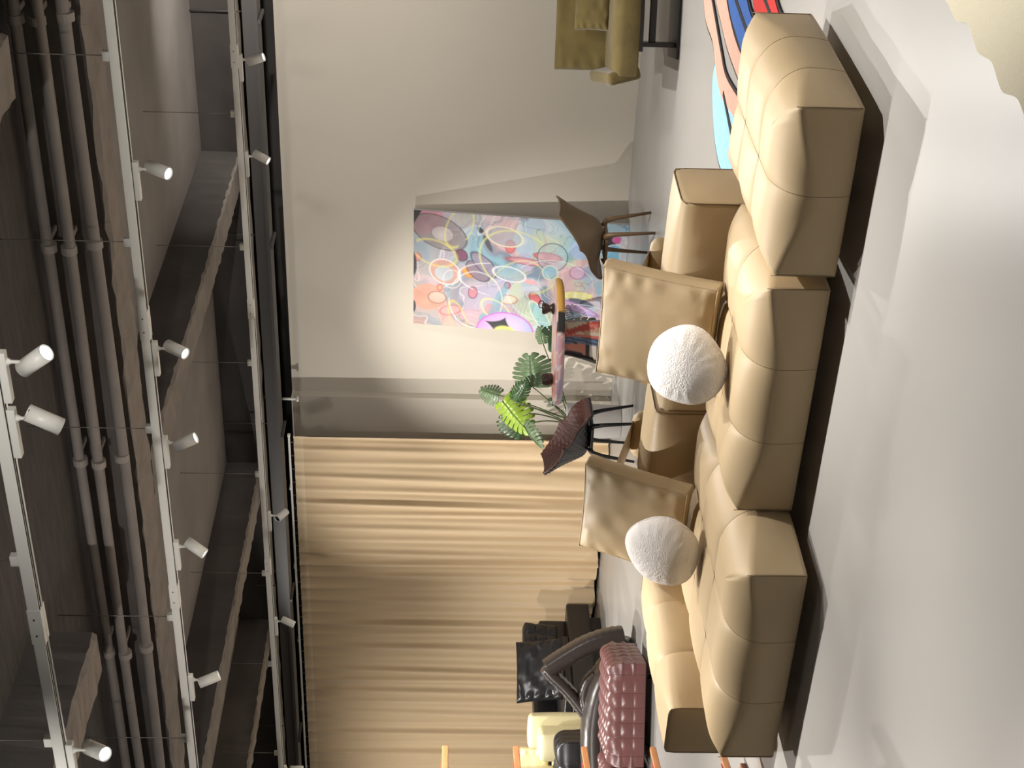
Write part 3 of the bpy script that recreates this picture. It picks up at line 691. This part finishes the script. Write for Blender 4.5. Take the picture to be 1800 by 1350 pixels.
def basecol(s, z, side):
    """s 0 left .. 1 right on the front, z 0 floor .. 1 top"""
    n = float(noise2(np.array([s * 3]), np.array([z * 4]), 3, 8)[0])
    e = s + .10 * math.sin(z * 5 + 1) + .05 * (n - .5)
    if side: return lin((122, 132, 142))
    if s < .10 + .04 * math.sin(z * 9): return lin((44, 42, 42)) if z > .12 else lin((206, 160, 110))
    if e < .26 + .1 * (1 - z): return lin((200, 130, 108)) if z > .75 else lin((48, 46, 46)) if math.sin(z * 26) > -.6 else lin((226, 214, 200))
    if e < .46: return lin((104, 122, 150)) if math.sin(s * 120 + z * 14) > -.3 else lin((60, 70, 92))
    if e < .52: return lin((206, 110, 96))
    if abs(e - .72 - .18 * math.sin(z * 4.2)) < .09: return lin((178, 74, 66)) if n > .4 else lin((206, 120, 104))
    return lin((206, 196, 172)) if n < .62 else lin((196, 150, 128))
for i in range(nz_ + 1):
    z = i / nz_; xr = .185 + .02 * (1 - z); xl = -.11 - .26 * (1 - z) ** 1.35; dp = .10 + .06 * (1 - z); cx, hw = (xl + xr) / 2, (xr - xl) / 2
    for j in range(nu):
        a = 2 * PI * j / nu; ex = 6; c, s = math.cos(a), math.sin(a); rr = (abs(c) ** ex + abs(s) ** ex) ** (-1 / ex)
        x = c * rr * hw; V.append((cx + x, s * rr * dp, z * .765)); C.append(list(basecol(.5 + .5 * x / hw, z, x / hw > .93)) + [1])
for i in range(nz_):
    for j in range(nu): a = i * nu + j; b = i * nu + (j + 1) % nu; F.append((a, b, b + nu, a + nu))
F.append(tuple(range(nu))[::-1]); F.append(tuple(nz_ * nu + j for j in range(nu)))
o = mk('table_base', V, F, PAINTG, t); colour_attr(o, C)
# cups on the table
t = thing('ceramic_mug', 'squat dark brown ceramic mug at the curtain end of the painted table', 'mug', (-7.03, 10.785, .836), 0, 'dark brown ceramics on the painted table')
lathe('mug_body', [(0, .004), (.042, .004), (.05, .012), (.056, .05), (.052, .09), (.05, .094), (.046, .09), (.05, .05), (.044, .014), (0, .012)], CERAM, t, n=36)
tube('handle', [(.03, -.04, .07), (.045, -.07, .068), (.048, -.078, .05), (.04, -.07, .03), (.028, -.042, .026)], .006, CERAM, t, n=8)
t = thing('ceramic_jug', 'small dark brown ceramic jug with a ring handle at the painting end of the table', 'jug', (-6.52, 11.11, .836), 0, 'dark brown ceramics on the painted table')
lathe('jug_body', [(0, .003), (.045, .003), (.05, .012), (.034, .035), (.03, .045), (.042, .06), (.052, .09), (.046, .104), (.042, .1), (.046, .088), (.03, .06), (0, .05)], CERAM, t, n=36)
tube('ring_handle', [(.03 + .024 * math.cos(a), .018 + .02 * math.cos(a), .112 + .024 * math.sin(a)) for a in np.linspace(0, 2 * PI, 22)], .0045, CERAM, t, n=8, caps=False)
# ------------------------------------------------------------------ monstera
t = thing('potted_monstera', 'tall split-leaf plant in a pale grey cylindrical pot by the curtain edge', 'potted plant', (-8.57, 12.39, 0))
lathe('pot', [(0, 0), (.155, 0), (.165, .01), (.185, .54), (.188, .555), (.178, .555), (.172, .5), (0, .5)], POTM, t, n=48)
lathe('soil', [(0, .502), (.172, .502)], SOIL, t, n=32)
def leaf(base, tip, nrm, L, Wd, mt, n=8, cut=.40, droop=.25, par=None, hole=.02):
    """monstera leaf: lobes cut from the margin towards the midrib"""
    y = Vector(tip).normalized(); z = Vector(nrm); z = (z - y * z.dot(y)).normalized(); x = y.cross(z); V = []; F = []
    def pt(u, v):
        zz = -.35 * abs(u) ** 1.6 * Wd - droop * L * v * v + .05 * L * math.sin(v * 14 + abs(u) * 9) * abs(u)
        return Vector(base) + x * (u * Wd / 2) + y * (v * L) + z * zz
    def outl(s):    # s 0 at the back of the heart, 1 at the tip
        a = PI * (1.12 - 1.12 * s); r = 1.0
        u = math.sin(min(a, PI)) ** .75 * (1.0 - .12 * s) if a < PI else 0.05; v = .40 - .56 * math.cos(a) * (1 if math.cos(a) < 0 else 1.0)
        v = .42 - .58 * math.cos(PI * (1 - s)) * -1
        v = -.16 + 1.16 * s ** .92; u = (math.sin(PI * min(1, .10 + .90 * s) ** .8)) ** .62 if s < .999 else 0
        return u, v
    for sd in (-1, 1):
        for k in range(n):
            s0, s1 = k / n, (k + 1) / n; g = .13 / n if k else .0; m_ = 5; rows = []
            for (rr, w_) in ((0, 1), (cut * .5, 1), (cut, 1), (cut + .12, .80), (.88, .80), (1.0, .50)):
                row = []
                for i in range(m_ + 1):
                    f = i / m_; fm = .5 + (f - .5) * (w_ if rr > cut else 1); s = s0 + (s1 - s0) * fm
                    u, v = outl(s); mv = .02 + .93 * s; bump = 1 + (.05 * math.sin(PI * f) if rr == 1.0 else 0)
                    uu = u * rr * bump; vv = mv * (1 - rr) * .92 + (v + .05 * rr) * rr
                    row.append(len(V)); V.append(pt(sd * uu, vv))
                rows.append(row)
            for a in range(len(rows) - 1):
                for i in range(m_): F.append((rows[a][i], rows[a][i + 1], rows[a + 1][i + 1], rows[a + 1][i]))
    o = mk('leaf', V, F, mt, par); md = o.modifiers.new('s', 'SOLIDIFY'); md.thickness = .0025
    tube('midrib', [pt(0, v) + z * .002 for v in np.linspace(0, .95, 8)], [.004 - .0004 * i for i in range(8)], STEM, o, n=5)
    return o
def cb(r, d, a): return tuple(CR * r + CD * d + CF * a)
B0 = Vector((0, 0, .5))
def stalk(p0, p1, sag, par, r=.008):
    p0, p1 = Vector(p0), Vector(p1); pts = []
    for i in range(9):
        f = i / 8; p = p0.lerp(p1, f) + Vector(cb(sag * math.sin(PI * f), 0, 0)); pts.append(p)
    return tube('stem', pts, [r * (1 - .045 * i) for i in range(9)], STEM, par, n=7)
def px(x, y, da=0):
    """offset from the pot's axis, seen from the photograph: x down the room, y across, metres"""
    k = 15.05 / 2650; return Vector(cb((737 - y) * k, (x - 1092) * k, da))
LV = [  # base(x,y,away)   tip dir(r,d,a)  normal(r,d,a)  L   W  mat droop
    (938, 676, -.10, (.75, -.10, -.1), (-.1, -.25, -1), .34, .46, LEAFM, .10),
    (884, 700, -.05, (-.85, .65, -.2), (.35, -.55, -.5), .42, .34, LEAFY, .15),
    (878, 690, .02, (.3, -.8, .2), (.4, -.3, -.9), .22, .22, LEAFM, .2),
    (903, 722, .06, (-.6, .25, .2), (.2, .2, -1), .30, .34, LEAFD, .2),
    (922, 742, -.12, (-.75, .30, -.4), (-.2, -.9, -.3), .30, .20, LEAFM, .3),
    (905, 700, -.15, (.5, .35, -.5), (-.7, -.4, -.4), .24, .18, LEAFD, .3),
    (962, 590, -.45, (.35, .93, 0), (.3, -.2, -.9), .50, .34, LEAFD, .10),
    (955, 600, -.25, (.65, -.2, -.2), (.1, -.4, -.9), .17, .17, LEAFM, .3),
    (965, 700, -.10, (.2, .6, -.3), (.3, -.4, -.8), .16, .10, LEAFD, .2)]
for (x, y, aw, tp, nm, L_, W_, mt_, dr) in LV:
    b = px(x, y, aw); st = stalk(B0 + Vector(cb(random.uniform(-.04, .04), 0, random.uniform(-.04, .04))), b, .04 if y > 700 else .015, t)
    leaf(b, cb(*tp), cb(*nm), L_, W_, mt_, par=t, droop=dr)
# ------------------------------------------------------------------ olive armchair
t = thing('olive_armchair', 'olive green velvet armchair on a dark metal pedestal, at the top edge', 'armchair', (-4.03, 11.38, 0), math.radians(18))
pl, pts = pillow('back_panel', .92, .52, .17, OLIVE, t, seed=21, wr=.01, gus=.06, pinch=.01); pl.location = (.03, .30, .40); pl.rotation_euler = (math.radians(-12), 0, 0)
block('seat_cushion', .86, .72, .19, 1, 1, OLIVE, t, (.0, -.02, .33), R=.07, puff=.0, bulge=.02, z0=.0)
for s in (-1, 1):
    V, F = [], []
    a_ = frombm('arm_wing', boxbm((.10, .66, .26), (0, 0, 0), .048, 5), OLIVE, t); a_.location = (s * .44, -.04, .47); a_.rotation_euler = (math.radians(8), math.radians(14 * s), 0)
p2, _ = pillow('lumbar_cushion', .46, .30, .15, OLIVE, t, seed=4, wr=.012, gus=.03); p2.location = (.12, .06, .5); p2.rotation_euler = (math.radians(-24), 0, 0)
box('base_plate', (.60, .50, .022), (0, 0, .011), CHARC, t, bev=.004)
box('side_upright', (.03, .34, .32), (-.20, -.02, .18), CHARC, t, bev=.003); box('side_upright', (.03, .34, .32), (.20, -.02, .18), CHARC, t, bev=.003)
box('top_plate', (.52, .44, .03), (0, -.02, .345), CHARC, t, bev=.004)
box('cross_bar', (.40, .06, .05), (0, -.12, .20), CHARC, t, bev=.004); box('seat_support', (.50, .05, .06), (0, -.20, .31), CHARC, t, bev=.004)
# ------------------------------------------------------------------ rugs
def patch(name, pts, z0, z1, mt, par, label=None):
    bm = bmesh.new(); vs = [bm.verts.new((x, y, z1)) for x, y in pts]; f = bm.faces.new(vs)
    if f.normal.z < 0: f.normal_flip()
    r = bmesh.ops.extrude_face_region(bm, geom=[f])
    for v in r['geom']:
        if isinstance(v, bmesh.types.BMVert): v.co.z = z0
    o = frombm(name, bm, mt, par, smooth=False)
    if label: o['label'] = label
    return o
def grow(pts, d):
    P_ = [Vector(p) for p in pts]; n = len(P_); A = sum(P_[i].x * P_[(i + 1) % n].y - P_[(i + 1) % n].x * P_[i].y for i in range(n)); sg = 1 if A > 0 else -1; out = []
    for i in range(n):
        e1 = (P_[i] - P_[i - 1]).normalized(); e2 = (P_[(i + 1) % n] - P_[i]).normalized(); nn = Vector((e1.y + e2.y, -e1.x - e2.x)); nn = nn.normalized() if nn.length > 1e-5 else Vector((e1.y, -e1.x)); out.append(tuple(P_[i] + nn * d * sg))
    return out
t = thing('shaped_rug', 'flat multicoloured shaped rug with black outlines behind the tan sofa', 'rug', (-3.2, 9.0, 0))
def L2(p): return [(x + 3.2, y - 9.0) for x, y in p]
BLKW = rugm('black', S(38, 36, 38))
def smoothpoly(p, n=6):
    P_ = [Vector(q) for q in p]; k = len(P_); out = []
    for i in range(k):
        p0, p1, p2, p3 = P_[i - 1], P_[i], P_[(i + 1) % k], P_[(i + 2) % k]
        for j in range(n):
            f = j / n; q = .5 * ((2 * p1) + (-p0 + p2) * f + (2 * p0 - 5 * p1 + 4 * p2 - p3) * f * f + (-p0 + 3 * p1 - 3 * p2 + p3) * f ** 3); out.append((q.x, q.y))
    return out
shapes = [('blue_oval', [(-3.60, 9.36), (-3.78, 9.45), (-4.02, 9.18), (-4.10, 8.80), (-3.95, 8.45), (-3.75, 8.35), (-3.62, 8.8)], rugm('sky_blue', S(150, 196, 214)), 'light blue oval field'),
          ('pink_band', [(-3.44, 10.2), (-3.54, 9.95), (-3.56, 9.6), (-3.68, 9.34), (-3.72, 9.0), (-3.60, 8.4), (-3.50, 8.4), (-3.56, 9.0), (-3.50, 9.3), (-3.36, 9.8), (-3.15, 10.6), (-3.25, 10.7)], rugm('pink', S(206, 160, 142)), 'pink curving band'),
          ('pink_band', [(-3.26, 9.75), (-3.34, 9.4), (-3.40, 9.0), (-3.40, 8.3), (-3.28, 8.3), (-3.25, 8.9), (-3.14, 9.35), (-2.9, 9.9), (-3.0, 10.2)], rugm('pink', S(206, 160, 142)), 'second pink band'),
          ('blue_field', [(-3.12, 9.28), (-3.22, 8.8), (-3.24, 8.2), (-2.98, 8.2), (-2.94, 8.62), (-2.6, 9.3), (-2.7, 9.9)], rugm('royal_blue', S(52, 92, 160)), 'royal blue field'),
          ('red_field', [(-2.86, 8.50), (-2.92, 8.0), (-2.72, 7.6), (-2.66, 7.92), (-2.30, 8.6), (-2.4, 9.1)], rugm('red', S(196, 48, 44)), 'red field')]
for ix, (nm_, p, mt_, lb) in enumerate(shapes):
    q = smoothpoly(L2(p)); patch(nm_, q, 0.006, .014 + .0008 * ix, mt_, t, lb); patch('black_outline', grow(q, .022), 0.0, .0105 + .0004 * ix, BLKW, t)
patch('black_line', L2([(-3.66, 9.02), (-3.69, 9.02), (-3.80, 8.55), (-3.76, 8.5)]), .012, .0185, BLKW, t); patch('black_line', L2([(-3.02, 9.1), (-3.06, 9.1), (-3.12, 8.3), (-3.08, 8.3)]), .012, .0185, BLKW, t)
patch('black_line', L2([(-2.72, 8.35), (-2.76, 8.35), (-2.8, 7.8), (-2.77, 7.8)]), .012, .0185, BLKW, t)
t = thing('cream_rug', 'plush cream rug with a wavy edge in the corner of the photo', 'rug', (-.9, 4.9, 0))
e = [(-1.86, 5.75), (-1.80, 5.45), (-1.76, 5.27), (-1.72, 5.12), (-1.74, 4.98), (-1.71, 4.84), (-1.75, 4.70), (-1.73, 4.56), (-1.77, 4.42), (-1.74, 4.28), (-1.78, 4.1), (-1.7, 3.9), (-1.2, 3.7), (-.2, 3.8), (.6, 4.2), (.7, 5.4), (.2, 6.0), (-1.0, 6.05), (-1.6, 6.0)]
patch('rug_pile', smoothpoly([(x + .9, y - 4.9) for x, y in e], 8), 0, .022, RUGC, t)
# ------------------------------------------------------------------ far leather seats
t = thing('black_leather_sofa', 'black leather sofa against the cream curtain', 'sofa', (-11.6, 11.36, 0))
box6('base', (-.55, -.2, .13), (.42, 1.25, .38), BLACKL, t, bev=.03, seg=3)
box6('seat_cushion', (-.45, -.18, .37), (.40, .75, .47), BLACKL, t, bev=.04, seg=4)
box6('arm', (-.55, .78, .36), (.20, 1.22, .68), BLACKL, t, bev=.05, seg=4)
box6('backrest', (-.75, -.2, .13), (-.5, 1.25, .72), BLACKL, t, bev=.05, seg=4)
box6('plinth', (-.45, -.15, .0), (.30, 1.15, .13), CHARC, t)
t = thing('black_cushion', 'tufted black leather cushion standing on the black sofa nearest its arm', 'cushion', (-11.25, 12.03, .50), math.radians(78), 'black cushions on the black sofa')
pl = block('cushion_body', .42, .36, .13, 3, 3, BLACKL, t, (0, 0, 0), R=.04, puff=.02, bulge=.01); pl.rotation_euler = (math.radians(100), 0, 0); pl.location = (0, .05, .20)
t = thing('black_cushion', 'large creased black leather cushion leaning in front of the tufted one', 'cushion', (-11.12, 11.52, .49), math.radians(68), 'black cushions on the black sofa'); t.rotation_mode = 'XYZ'; t.rotation_euler = (math.radians(-14), 0, math.radians(66))
pillow('cushion_body', .66, .48, .15, BLACKL, t, seed=31, wr=.03, gus=.03)
# lounge chair with a looped arm
def band(name, pts, wd, th, mt, par, closed=False, wr=.0, seed=0):
    """padded leather belt swept along pts; wide across the belt, thin along its normal (local y is the width)"""
    P_ = [Vector(p) for p in pts]; Q = []
    k = len(P_)
    for i in range(k - 1):
        p0, p1, p2, p3 = P_[max(i - 1, 0)], P_[i], P_[i + 1], P_[min(i + 2, k - 1)]
        for j in range(10):
            f = j / 10; Q.append(.5 * ((2 * p1) + (-p0 + p2) * f + (2 * p0 - 5 * p1 + 4 * p2 - p3) * f * f + (-p0 + 3 * p1 - 3 * p2 + p3) * f ** 3))
    Q.append(P_[-1]); V = []; F = []; n = 28; K = len(Q)
    for i, p in enumerate(Q):
        tg = (Q[min(i + 1, K - 1)] - Q[max(i - 1, 0)]).normalized(); W_ = Vector((0, 1, 0)); N_ = tg.cross(W_).normalized()
        for j in range(n):
            a = 2 * PI * j / n; c, s = math.cos(a), math.sin(a); rr = (abs(c) ** 3 + abs(s) ** 3) ** (-1 / 3)
            w_ = 1 + wr * math.sin(i * 1.9 + j * .7 + seed) * (abs(s) > .5); V.append(p + W_ * c * rr * wd / 2 + N_ * s * rr * th / 2 * w_)
    for i in range(K - 1):
        for j in range(n): a = i * n + j; b = i * n + (j + 1) % n; F.append((a, b, b + n, a + n))
    F.append(tuple(range(n))); F.append(tuple((K - 1) * n + j for j in range(n))[::-1])
    o = mk(name, V, F, mt, par); bm = bmesh.new(); bm.from_mesh(o.data); bmesh.ops.recalc_face_normals(bm, faces=bm.faces); bm.to_mesh(o.data); bm.free(); return o
t = thing('lounge_armchair', 'dark brown leather lounge chair with a folded looping arm, behind the burgundy daybed', 'armchair', (-9.66, 10.02, 0), AZ)
# local x = across the photograph, z = up
band('loop_arm', [(.30, 0, .10), (.27, 0, .27), (.20, 0, .45), (.10, 0, .62), (.02, 0, .74), (-.01, 0, .78)], .30, .17, BROWNL, t, wr=.04)
band('loop_back', [(.0, 0, .80), (-.06, 0, .75), (-.18, 0, .62), (-.32, 0, .50), (-.40, 0, .44)], .28, .12, BROWNL, t, wr=.06, seed=2)
band('loop_inner', [(-.41, .0, .43), (-.28, 0, .40), (-.14, 0, .37), (.0, 0, .30), (.12, 0, .20)], .26, .11, BROWNL, t, wr=.06, seed=3)
band('headrest_roll', [(-.36, -.08, .43), (-.24, -.08, .46), (-.12, -.08, .43), (-.04, -.08, .36)], .20, .10, BROWNL, t, wr=.05, seed=4)
band('seat_roll', [(.10, -.12, .16), (-.15, -.14, .30), (-.45, -.16, .36), (-.8, -.2, .36), (-1.0, -.2, .34)], .50, .24, BROWNL, t, wr=.02, seed=5)
tube('seat_piping', [(x, -.43, z) for x, z in ((.05, .16), (-.15, .27), (-.45, .33), (-.8, .33), (-1.0, .31))], .012, BROWNL, t, n=8)
band('footing', [(.26, 0, .06), (-.1, 0, .06), (-.6, -.05, .07), (-.95, -.1, .07)], .45, .10, BLACKL, t)
for p in ((-.20, -.14, .72), (-.17, -.16, .28)): tube('buckle', [(p[0] - .03, p[1], p[2]), (p[0], p[1] - .01, p[2] + .02), (p[0] + .03, p[1], p[2] + .02)], .006, mat('chrome', S(200, 200, 200), .2, metal=1), t, n=6)
BURGS = mat('burgundy_seam', S(70, 40, 40), .6)
def daybed(loc, rz, label, nx=7, W=.87, D=.74, H=.36):
    t = thing('tufted_daybed', label, 'daybed', loc, rz, 'burgundy tufted leather daybeds')
    block('tufted_body', W, D, H, nx, 6, BURG, t, (0, 0, 0), R=.09, seams=BURGS, puff=.025, bulge=.02, z0=.06, k=8, sharp=.05, sidep=.75, zc=3)
    for sx in (-1, 1):
        for sy in (-1, 1): lathe('foot', [(0, 0), (.02, 0), (.02, .07), (0, .07)], BLKMET, t, n=12, loc=(sx * (W / 2 - .14), sy * (D / 2 - .14), 0))
    return t
daybed((-9.27, 9.19, 0), math.radians(30), 'burgundy tufted leather daybed unit, the one nearest the tan armrest')
daybed((-10.08, 8.72, 0), math.radians(30), 'burgundy tufted leather daybed unit cut off by the bottom edge')
t = thing('black_tufted_daybed', 'black leather daybed with square tufts under the cream armchair', 'daybed', (-11.1, 9.75, 0), math.radians(33))
block('tufted_body', 1.2, .5, .64, 5, 3, BLACKL, t, R=.10, puff=.025, bulge=.02, z0=.08, k=8, sharp=.05, sidep=.8, zc=2)
for sx in (-1, 1):
    for sy in (-1, 1): lathe('foot', [(0, 0), (.02, 0), (.02, .09), (0, .09)], CHARC, t, n=12, loc=(sx * .5, sy * .18, 0))
t = thing('cream_armchair', 'pale cream leather high-back armchair at the bottom edge, in front of the curtain', 'armchair', (-11.25, 10.55, 0), math.radians(33))
bk = block('backrest', .78, .20, 1.03, 1, 1, CREAML, t, (-.55, -.25, .0), R=.05, puff=.0, bulge=.03, z0=.2)
block('arm', .26, .40, .78, 1, 1, CREAML, t, (.06, -.10, 0), R=.05, puff=0, bulge=.02, z0=.3)
block('rear_panel', .34, .16, .86, 1, 1, CREAML, t, (.10, .24, 0), R=.05, puff=0, bulge=.02, z0=.2)
block('seat', .6, .36, .62, 1, 1, CREAML, t, (-.42, .06, 0), R=.06, puff=0, bulge=.02, z0=.22)
p, _ = pillow('head_cushion', .5, .34, .14, CREAML, t, seed=41, wr=.008); p.location = (-.30, .12, .66); p.rotation_euler = (math.radians(-15), 0, 0)
for sx in (-.7, .15):
    for sy in (-.2, .2): box('leg', (.04, .04, .24), (sx, sy, .12), CHARC, t)
# ------------------------------------------------------------------ wooden rack with red leather slings
t = thing('wooden_rack', 'tall orange wood rack with red leather slings cut off by the bottom edge', 'rack', (-6.46, 6.05, 0), math.atan2(-.958, .283))
for k, z in enumerate((1.72, 1.315, .925, .53, .135)):
    box6('rail', (0, -.012, z - .018), (.62, .012, z + .018), WOODM, t, bev=.004)
    V = []; n = 16
    for i in range(n + 1):
        f = i / n; x = .0 + .0 * f
        V += [(.12, -.02 - .42 * f, z + .02 - .14 * math.sin(PI * f)), (.50, -.02 - .42 * f, z + .02 - .14 * math.sin(PI * f))]
    s = mk('leather_sling', V, [(2 * i, 2 * i + 1, 2 * i + 3, 2 * i + 2) for i in range(n)], REDL, t); md = s.modifiers.new('s', 'SOLIDIFY'); md.thickness = .004
    box6('rail', (0, -.46, z - .018), (.62, -.436, z + .018), WOODM, t, bev=.004)
for x in (.30,):
    for y in (-.18, -.27): box6('upright', (x + .1, y - .015, 0), (x + .14, y + .015, 1.85), WOODD, t, bev=.003)
box6('foot_bar', (.05, -.40, 0), (.6, -.06, .03), WOODD, t, bev=.004)
# ------------------------------------------------------------------ wall sockets
t = thing('wall_switch_plate', 'small pale electrical plate low on the wall behind the plant', 'socket', (-9.05, 13.192, .17))
box('plate', (.08, .012, .12), (0, 0, 0), WHITE, t, bev=.003)
